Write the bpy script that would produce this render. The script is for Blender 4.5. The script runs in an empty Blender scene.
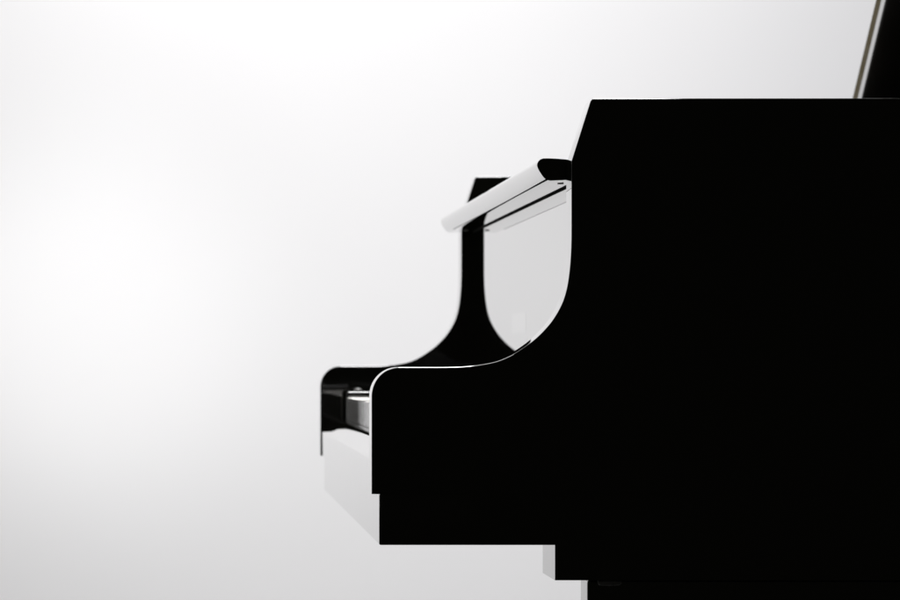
import bpy, bmesh, math
from mathutils import Vector

S = 1160.0                       # picture units per metre in the plane of the near side panel
D = 3.42                         # camera to near side panel
VX, VZ = 198.0, 363.8            # where the optical axis meets that plane
W = 1.482                        # overall width of the piano
T = 0.051                        # thickness of a side panel
R = math.radians

def X(u): return (u - 372.0) / S
def Z(v): return 0.60 + (545.0 - v) / S

scene = bpy.context.scene
coll = scene.collection

# ------------------------------------------------------------------ materials
def principled(name, col, rough=0.5, metal=0.0, ior=1.5, coat=0.0, coat_rough=0.02, spec=0.5):
    m = bpy.data.materials.new(name); m.use_nodes = True
    b = m.node_tree.nodes['Principled BSDF']
    b.inputs['Base Color'].default_value = (*col, 1)
    b.inputs['Roughness'].default_value = rough
    b.inputs['Metallic'].default_value = metal
    b.inputs['IOR'].default_value = ior
    b.inputs['Coat Weight'].default_value = coat
    b.inputs['Coat Roughness'].default_value = coat_rough
    b.inputs['Specular IOR Level'].default_value = spec
    return m, m.node_tree, b

def add_noise(nt, b, scale, lo, hi, socket='Roughness', detail=4):
    tc = nt.nodes.new('ShaderNodeTexCoord')
    n = nt.nodes.new('ShaderNodeTexNoise')
    n.inputs['Scale'].default_value = scale; n.inputs['Detail'].default_value = detail
    r = nt.nodes.new('ShaderNodeMapRange')
    r.inputs['From Min'].default_value = 0.3; r.inputs['From Max'].default_value = 0.7
    r.inputs['To Min'].default_value = lo; r.inputs['To Max'].default_value = hi
    nt.links.new(tc.outputs['Object'], n.inputs['Vector'])
    nt.links.new(n.outputs['Fac'], r.inputs['Value'])
    nt.links.new(r.outputs['Result'], b.inputs[socket])
    return tc, n

def add_bump(nt, b, scale, strength, dist, coat=False):
    tc = nt.nodes.new('ShaderNodeTexCoord')
    n = nt.nodes.new('ShaderNodeTexNoise'); n.inputs['Scale'].default_value = scale
    n.inputs['Detail'].default_value = 3
    bp = nt.nodes.new('ShaderNodeBump')
    bp.inputs['Strength'].default_value = strength; bp.inputs['Distance'].default_value = dist
    nt.links.new(tc.outputs['Object'], n.inputs['Vector'])
    nt.links.new(n.outputs['Fac'], bp.inputs['Height'])
    nt.links.new(bp.outputs['Normal'], b.inputs['Normal'])
    if coat: nt.links.new(bp.outputs['Normal'], b.inputs['Coat Normal'])

LACQUER, nt, b = principled('black_lacquer', (0.0040, 0.0039, 0.0030), 0.02, coat=0.45, coat_rough=0.008)
add_noise(nt, b, 9, 0.008, 0.03)
IVORY, nt, b = principled('white_acrylic', (0.70, 0.68, 0.62), 0.04, coat=0.9, coat_rough=0.02)
add_noise(nt, b, 30, 0.03, 0.05)
EBONY, nt, b = principled('black_key_plastic', (0.01, 0.01, 0.009), 0.3)
add_noise(nt, b, 40, 0.25, 0.4)
MATTE_BLACK, nt, b = principled('matte_black', (0.006, 0.006, 0.005), 0.95, spec=0.05)
add_bump(nt, b, 900, 0.5, 0.001)
BRONZE, nt, b = principled('dull_bronze', (0.062, 0.046, 0.012), 0.7, metal=0.0, spec=0.12)
add_noise(nt, b, 25, 0.5, 0.75)
IRON, nt, b = principled('dark_plate', (0.02, 0.017, 0.011), 0.5)
add_noise(nt, b, 12, 0.4, 0.6)
INLAY, nt, b = principled('pale_inlay', (0.075, 0.073, 0.066), 0.03, coat=0.58, coat_rough=0.012)
add_noise(nt, b, 60, 0.02, 0.04)
RUBBER, nt, b = principled('grey_rubber', (0.10, 0.10, 0.095), 0.45)
add_noise(nt, b, 80, 0.4, 0.55)
STEEL, nt, b = principled('dark_steel', (0.12, 0.12, 0.12), 0.28, metal=1.0)
add_noise(nt, b, 50, 0.22, 0.36)

PAINT, nt, b = principled('white_wall_paint', (0.80, 0.80, 0.795), 0.85, spec=0.2)
tc = nt.nodes.new('ShaderNodeTexCoord')
n1 = nt.nodes.new('ShaderNodeTexNoise'); n1.inputs['Scale'].default_value = 1.3; n1.inputs['Detail'].default_value = 5
rp = nt.nodes.new('ShaderNodeValToRGB')
rp.color_ramp.elements[0].position = 0.3; rp.color_ramp.elements[0].color = (0.792, 0.786, 0.786, 1)
rp.color_ramp.elements[1].position = 0.7; rp.color_ramp.elements[1].color = (0.817, 0.811, 0.811, 1)
nt.links.new(tc.outputs['Object'], n1.inputs['Vector']); nt.links.new(n1.outputs['Fac'], rp.inputs['Fac'])
nt.links.new(rp.outputs['Color'], b.inputs['Base Color'])
add_bump(nt, b, 260, 0.05, 0.002)
FLOOR, nt, b = principled('grey_floor_paint', (0.16, 0.16, 0.155), 0.5)
add_noise(nt, b, 6, 0.4, 0.6)

# ------------------------------------------------------------------ mesh helpers
def link(name, bm, mat, parent=None, smooth=True, bevel=0.0, seg=4, angle=35, edges=None):
    bmesh.ops.recalc_face_normals(bm, faces=bm.faces[:])
    if edges:
        lay = bm.edges.layers.float.new('bevel_weight_edge')
        for e in bm.edges:
            sharp = e.is_manifold and e.calc_face_angle(0) > R(28)
            on = sharp and edges(e.verts[0].co, e.verts[1].co)
            e[lay] = 1.0 if on else 0.0
            e.smooth = on or not sharp
    me = bpy.data.meshes.new(name); bm.to_mesh(me); bm.free()
    me.materials.append(mat)
    o = bpy.data.objects.new(name, me); coll.objects.link(o)
    if parent: o.parent = parent
    if smooth:
        for p in me.polygons: p.use_smooth = True
    if bevel:
        md = o.modifiers.new('bevel', 'BEVEL'); md.width = bevel; md.segments = seg
        md.limit_method = 'WEIGHT' if edges else 'ANGLE'; md.angle_limit = R(angle); md.harden_normals = False
        md.use_clamp_overlap = True; md.miter_outer = 'MITER_ARC'
        wn = o.modifiers.new('normals', 'WEIGHTED_NORMAL'); wn.keep_sharp = True; wn.weight = 100; wn.mode = 'FACE_AREA'
    elif smooth:
        # flat faces stay flat: split at sharp edges
        for e in me.edges: pass
        me.set_sharp_from_angle(angle=R(angle))
    return o

def prism_xz(pts, y0, y1, bm=None):
    """outline in X-Z (metres), extruded from y0 to y1"""
    bm = bm or bmesh.new()
    a = [bm.verts.new((x, y0, z)) for x, z in pts]
    c = [bm.verts.new((x, y1, z)) for x, z in pts]
    n = len(pts)
    bm.faces.new(a); bm.faces.new(c[::-1])
    for i in range(n):
        j = (i + 1) % n
        bm.faces.new((a[j], a[i], c[i], c[j]))
    return bm

def prism_xy(pts, z0, z1, bm=None):
    bm = bm or bmesh.new()
    a = [bm.verts.new((x, y, z0)) for x, y in pts]
    c = [bm.verts.new((x, y, z1)) for x, y in pts]
    n = len(pts)
    bm.faces.new(a); bm.faces.new(c[::-1])
    for i in range(n):
        j = (i + 1) % n
        bm.faces.new((a[j], a[i], c[i], c[j]))
    return bm

def box(x0, x1, y0, y1, z0, z1, bm=None):
    return prism_xy([(x0, y0), (x1, y0), (x1, y1), (x0, y1)], z0, z1, bm)

def catmull(pts, n=8):
    out = []
    P = [pts[0]] + list(pts) + [pts[-1]]
    for i in range(1, len(P) - 2):
        p0, p1, p2, p3 = P[i-1], P[i], P[i+1], P[i+2]
        for k in range(n):
            t = k / n
            out.append(tuple(0.5 * ((2*p1[d]) + (-p0[d]+p2[d])*t + (2*p0[d]-5*p1[d]+4*p2[d]-p3[d])*t*t
                             + (-p0[d]+3*p1[d]-3*p2[d]+p3[d])*t**3) for d in (0, 1)))
    out.append(pts[-1])
    return out

def uv2xz(pts): return [(X(u), Z(v)) for u, v in pts]

# ------------------------------------------------------------------ setting
def structure(o): o['kind'] = 'structure'
WALL_Y = 3.70
wall = link('wall', box(-7, 7, WALL_Y, WALL_Y + 0.15, -0.02, 4.2), PAINT, smooth=False); structure(wall)
floor = link('floor', box(-7, 7, -5, WALL_Y - 0.004, -0.10, 0.0), FLOOR, smooth=False); structure(floor)

# ------------------------------------------------------------------ the piano
piano = bpy.data.objects.new('grand_piano', None); coll.objects.link(piano)
piano['label'] = 'glossy black grand piano seen from the side with raised lid and open fallboard'
piano['category'] = 'piano'
part = lambda name, bm, mat, parent=None, **k: link(name, bm, mat, parent or piano, **k)

# side panels: one outline, arm, S-curve, slanted shoulder, keybed end and stepped underside
arc = [(400 - 28.3 * math.cos(a), 396.5 - 29.3 * math.sin(a)) for a in [i * math.pi / 2 / 14 for i in range(15)]]
curve = catmull([(400, 367.2), (425, 367.2), (442, 367.2), (456, 366.9), (470, 366.1), (484, 364.2), (495, 361.9), (504, 358.8),
                 (516, 352.8), (533, 341), (545, 329.6), (554, 318.4), (562, 304), (566.6, 290), (569.2, 275),
                 (570.8, 258), (571.5, 240), (571.6, 222), (571.6, 200)], 5)
END = 1184.0
outline = [(371.7, 494.2)] + arc[:-1] + curve + [(571.6, 161.2), (590.6, 101.2), (591.6, 99.2), (593.6, 98.2), (END, 97.9),
           (END, 494.2)]
def panel_edges(a, c):          # rounded everywhere except along the joint underneath and at the butt with the rim
    zb_, xe = Z(494.2), X(END)
    if abs(a.z - zb_) < 1e-5 and abs(c.z - zb_) < 1e-5: return False
    if abs(a.x - xe) < 1e-5 and abs(c.x - xe) < 1e-5: return False
    return True
for y0 in (0.0, W - T):
    part('side_panel', prism_xz(uv2xz(outline), y0, y0 + T), LACQUER, bevel=0.0028 if y0 == 0.0 else 0.0012, seg=4, edges=panel_edges)

# curved rim behind the straight side panels
outer = catmull([(X(END), 0.0), (0.78, 0.004), (0.86, 0.035), (0.96, 0.12), (1.07, 0.28), (1.19, 0.47), (1.32, 0.68),
                 (1.43, 0.92), (1.462, 1.12), (1.42, 1.31), (1.30, 1.44), (1.15, 1.478), (0.95, W), (X(END), W)], 6)
outer[0] = (X(END) + 0.0015, 0.0); outer[-1] = (X(END) + 0.0015, W)
def offset(pts, d):
    res = []
    for i, p in enumerate(pts):
        a = Vector(pts[max(i-1, 0)]); c = Vector(pts[min(i+1, len(pts)-1)])
        t = (c - a).normalized()
        if i in (0, len(pts)-1): t = Vector((1, 0)) if i == 0 else Vector((-1, 0))
        res.append((p[0] - t.y * d, p[1] + t.x * d))
    return res
inner = offset(outer, T)
part('rim', prism_xy(outer + inner[::-1], Z(580.5), Z(97.9)), LACQUER, bevel=0.0026, seg=3, angle=40)
# sound board closing the body low down, cast plate above it
inn = offset(outer, T + 0.002)
part('bottom_board', prism_xy([(X(600), T + .002)] + inn + [(X(600), W - T - .002)], Z(560), Z(548)), IRON, smooth=False)
part('iron_plate', prism_xy([(X(640), T + .002)] + inn + [(X(640), W - T - .002)], Z(190), Z(176)), IRON, smooth=False)

# thick bearer under each side, its front end seen below the keybed
part('bearer', box(X(555), X(END), 0.0, 0.122, Z(580.5), Z(494.4)), LACQUER, smooth=False)
part('bearer', box(X(555), X(END), W - 0.055, W, Z(580.5), Z(494.4)), LACQUER, smooth=False)

YI0, YI1 = T + 0.0006, W - T - 0.0006       # between the inner faces
def keybed_edges(a, c):
    return abs(a.x - X(379.2)) < 1e-5 and abs(c.x - X(379.2)) < 1e-5 or (a.z < Z(545) and c.z < Z(545) and a.x < X(500) )
part('keybed', box(X(379.2), X(555) - .00005, 0.0, W, Z(545.2), Z(494.3)), LACQUER, bevel=0.0012, seg=2, edges=keybed_edges)
slip = [(373.4, 494.2), (373.3, 480), (373.2, 462)]
slip += [(376.2 - 3.0 * math.cos(a), 461.0 - 3.0 * math.sin(a)) for a in [R(d) for d in (8, 18, 28, 36)]]
slip += [(377.6, 455.6), (381.6, 450.2), (385.0, 446.2), (387.2, 443.8), (389.2, 442.2), (391.5, 441.4), (395, 441.2), (402.0, 441.4), (402.4, 442.5), (402.4, 494.2)]
part('key_slip', prism_xz(uv2xz(slip), YI0, YI1), LACQUER, angle=30)

# keyboard: 52 white and 36 black keys between two key blocks
KB0, NW = 0.0, 52
kw = 0.0235
kb_y0 = (W - NW * kw) / 2
zt, zb = Z(410.8), Z(441)
def white_key_bm():
    bm = prism_xz([(X(404.3), zb - .004), (X(404.3), zt), (X(596), zt), (X(596), zt - .014), (X(424), zt - .014), (X(424), zb - .004)], 0.0007, kw - 0.0007)
    return bm
wk = part('white_key', white_key_bm(), IVORY, bevel=0.0009, seg=2, angle=40)
bk = part('black_key', prism_xz([(X(464), zt), (X(468), zt + .0105), (X(472), zt + .0115), (X(596), zt + .0115), (X(596), zt)], -0.005, 0.005),
          EBONY, bevel=0.0012, seg=3)
first_w = first_b = True
names = 'ABCDEFG'
for i in range(NW):
    y = kb_y0 + (NW - 1 - i) * kw          # bass end is the far end
    if first_w: o = wk; first_w = False
    else:
        o = wk.copy(); coll.objects.link(o); o.parent = piano
    o.location = (0, y, (0.0003 if i % 5 == 2 else 0.0) - (0.0002 if i % 7 == 3 else 0))
    if names[i % 7] in 'ACDFG' and i < NW - 1:
        if first_b: q = bk; first_b = False
        else:
            q = bk.copy(); coll.objects.link(q); q.parent = piano
        q.location = (0, y, 0)
bw = kb_y0 - YI0 - 0.0012
for far in (0, 1):
    y0 = YI0 if not far else W - YI0 - bw
    kb = part('key_block', box(X(405.6), X(584), y0, y0 + bw, Z(470), Z(402.6)), LACQUER, bevel=0.0022, seg=4)
    bm = bmesh.new()
    bmesh.ops.create_uvsphere(bm, u_segments=24, v_segments=12, radius=0.0052)
    for v in bm.verts:
        v.co.z = v.co.z * 0.75
        v.co += Vector((X(423), y0 + bw * 0.45, Z(402.6) + 0.0005))
    part('bumper', bm, RUBBER, kb, angle=80)

# fallboard standing open: upright board, rounded lip along its top, black strip for the shade in the joint
fall = part('fallboard', box(X(587.8), X(602), YI0 + .001, YI1 - .001, Z(406), Z(178.8)), LACQUER, smooth=False)
def k(u, v, s=0.9853): return (VX + (u - VX) / s, VZ + (v - VZ) / s)
lip = [(576, 161.6), (573, 160.3), (566, 159.2), (556, 158.4), (548, 158.1), (543.5, 158.2), (540.6, 159.2), (538.6, 161.0), (537.5, 163.3),
       (537.3, 165.6), (538.0, 168.0), (539.3, 170.6), (541.2, 173.6), (543.0, 176.2), (545.0, 178.4), (547.6, 179.9), (550.5, 180.5)]
lip = [k(*p) for p in lip] + [(600, 175.9), (600, 160.4)]
part('lip', prism_xz(uv2xz(lip), YI0 + .0015, YI1 - .0015), LACQUER, fall, angle=40)
part('gap_shade_strip', box(X(587.4), X(601), YI0 + .002, YI1 - .002, Z(178.7), Z(176.7)), MATTE_BLACK, fall, smooth=False)  # matte black strip painting the dark of the open gap under the lip
pA = k(547.2, 179.8)
part('seam', box(X(pA[0]) - .0001, X(pA[0]) + .0006, YI0 + .004, YI1 - .10, Z(pA[1]) - .00015, Z(pA[1]) + .0006), MATTE_BLACK, fall, smooth=False)
part('inlay', box(X(587.8) - .00004, X(587.8) + .002, W/2 - .095, W/2 + .085, Z(326), Z(302)), INLAY, fall, smooth=False)
for y in (0.118, W - 0.118):
    bm = bmesh.new()
    bmesh.ops.create_cone(bm, cap_ends=True, segments=24, radius1=0.0026, radius2=0.003, depth=0.0011)
    for v in bm.verts: v.co += Vector((X(573), y, Z(177.3)))
    part('bumper', bm, RUBBER, fall)

# ledge for the music desk along the far panel
part('ledge', box(X(622), X(1000), W - T - 0.09, W - T - .0006, Z(108.0), Z(103.6)), LACQUER, smooth=False)

# raised lid, hinged along the bass side, with its front flap folded back on top
A = R(31.9)
def on_lid(x, v, h): # v from the hinge towards the treble side, h above the underside
    return (x, W - v * math.cos(A) + h * math.sin(A), Z(97.0) + v * math.sin(A) + h * math.cos(A))
def lid_prism(pts, h0, h1):
    bm = bmesh.new()
    a = [bm.verts.new(on_lid(x, v, h0)) for x, v in pts]; c = [bm.verts.new(on_lid(x, v, h1)) for x, v in pts]
    n = len(pts); bm.faces.new(a); bm.faces.new(c[::-1])
    for i in range(n):
        j = (i + 1) % n; bm.faces.new((a[j], a[i], c[i], c[j]))
    return bm
FX = X(1121.7)
plan = [(FX, W + .012)] + [(x + .012 * (x > .8), W - y + (.012 if y < .2 else 0)) for x, y in outer] + [(FX, 0.0)]
plan = [(x, max(v, 0.0)) for x, v in plan]
lid = part('lid', lid_prism(plan, 0.0, 0.019), LACQUER, bevel=0.002, seg=3, angle=40)
flap = part('flap', lid_prism([(FX + .005, W + .012), (FX + .44, W + .012), (FX + .44, 0.0), (FX + .005, 0.0)], 0.0235, 0.041), LACQUER, lid, bevel=0.002, seg=3)
part('hinge', lid_prism([(FX + .0005, W), (FX + .0048, W), (FX + .0048, 0.01), (FX + .0005, 0.01)], 0.0195, 0.0405), BRONZE, flap, smooth=False)

# legs: a broad panel leg on the treble side, one on the bass side, a post under the tail
leg = part('leg', box(X(589.7), 0.62, 0.02, 0.082, 0.0, Z(581.0)), LACQUER, bevel=0.003, seg=3)
hook = [(599.2, 581.3), (599.2, 583.4)] + [(602.4 - 3.2 * math.cos(a), 583.4 + 3.2 * math.sin(a)) for a in (0.4, 0.8, 1.2, 1.57)]
hook += [(611, 587.2), (620.0, 586.6)] + [(620.0 + 3.2 * math.sin(a), 583.4 + 3.2 * math.cos(a)) for a in (0.4, 0.8, 1.2, 1.57)] + [(623.2, 581.3)]
part('leg_bracket', prism_xz(uv2xz(hook), 0.010, 0.0195), STEEL, leg, bevel=0.0009, seg=3, angle=50)
part('leg', box(0.42, 0.66, W - 0.082, W - 0.02, 0.0, Z(581.0)), LACQUER, bevel=0.003, seg=3)
part('leg', box(1.26, 1.36, 1.05, 1.15, 0.0, Z(581.0)), LACQUER, bevel=0.003, seg=3)

# ------------------------------------------------------------------ light
w = bpy.data.worlds.new('World'); scene.world = w; w.use_nodes = True
bg = w.node_tree.nodes['Background']; bg.inputs['Color'].default_value = (1.0, 0.98, 0.75, 1); bg.inputs['Strength'].default_value = 0.016

def aim(o, target):
    o.rotation_euler = (Vector(target) - o.location).to_track_quat('-Z', 'Y').to_euler()
def area(name, loc, target, sx, sy, power, col=(1, 1, 1), spread=180):
    l = bpy.data.lights.new(name, 'AREA'); l.shape = 'RECTANGLE'; l.size = sx; l.size_y = sy; l.energy = power; l.color = col
    l.spread = R(spread)
    o = bpy.data.objects.new(name, l); coll.objects.link(o); o.location = loc; aim(o, target); return o
def spot(name, loc, target, ang, blend, power, col=(1, 1, 1), radius=0.15):
    l = bpy.data.lights.new(name, 'SPOT'); l.spot_size = R(ang); l.spot_blend = blend; l.energy = power; l.color = col
    l.shadow_soft_size = radius
    o = bpy.data.objects.new(name, l); coll.objects.link(o); o.location = loc; aim(o, target); return o
area('softbox_lamp', (0.27, 1.45, 3.0), (0.27, 1.45, 0.0), 0.5, 1.9, 116, (0.995, 0.988, 1.0))
area('added_rim_lamp', (-0.46, 1.35, 3.0), (-0.46, 1.35, 0.0), 0.92, 1.1, 22, (0.995, 0.988, 1.0))  # added, unseen: carries the bright edge line along the arm's S-curve
spot('wall_spot_lamp', (0.10, 2.2, 3.3), (0.12, 3.7, 1.66), 50, 1.0, 92)
spot('wall_spot_lamp', (-1.35, 1.3, 1.0), (-0.37, 3.7, 0.81), 18, 1.0, 66)
spot('wall_spot_lamp', (-1.2, 2.0, 2.9), (-0.38, 3.7, 1.52), 36, 1.0, 17)
spot('added_fill_spot', (-1.9, 1.9, 0.6), (-0.7, 3.7, 0.9), 60, 1.0, 29)  # unseen spot added to fill the wall at left
area('added_fill_lamp', (2.3, 2.2, 0.9), (0.9, 3.7, 1.1), 0.6, 0.9, 3, (0.72, 0.82, 1.0))  # added out of view to tint the right of the wall bluish
spot('added_fill_spot', (0.9, 2.0, 0.25), (0.25, 3.7, 0.35), 60, 1.0, 12)  # unseen low spot added to lift the lower wall

# ------------------------------------------------------------------ camera
cam = bpy.data.cameras.new('Camera'); co = bpy.data.objects.new('Camera', cam); coll.objects.link(co)
co.location = (X(VX), -D, Z(VZ)); co.rotation_euler = (R(90), 0, 0)
cam.sensor_width = 36; cam.lens = S * D / 900 * 36
cam.shift_x = (450 - VX) / 900; cam.shift_y = (VZ - 300) / 900
cam.clip_start = 0.1; cam.clip_end = 100
cam.dof.use_dof = True; cam.dof.focus_distance = D; cam.dof.aperture_fstop = 20
scene.camera = co

scene.view_settings.view_transform = 'Standard'; scene.view_settings.look = 'None'
scene.view_settings.exposure = 0; scene.view_settings.gamma = 1
scene.cycles.max_bounces = 12; scene.cycles.glossy_bounces = 8; scene.cycles.diffuse_bounces = 4
scene.cycles.use_denoising = True
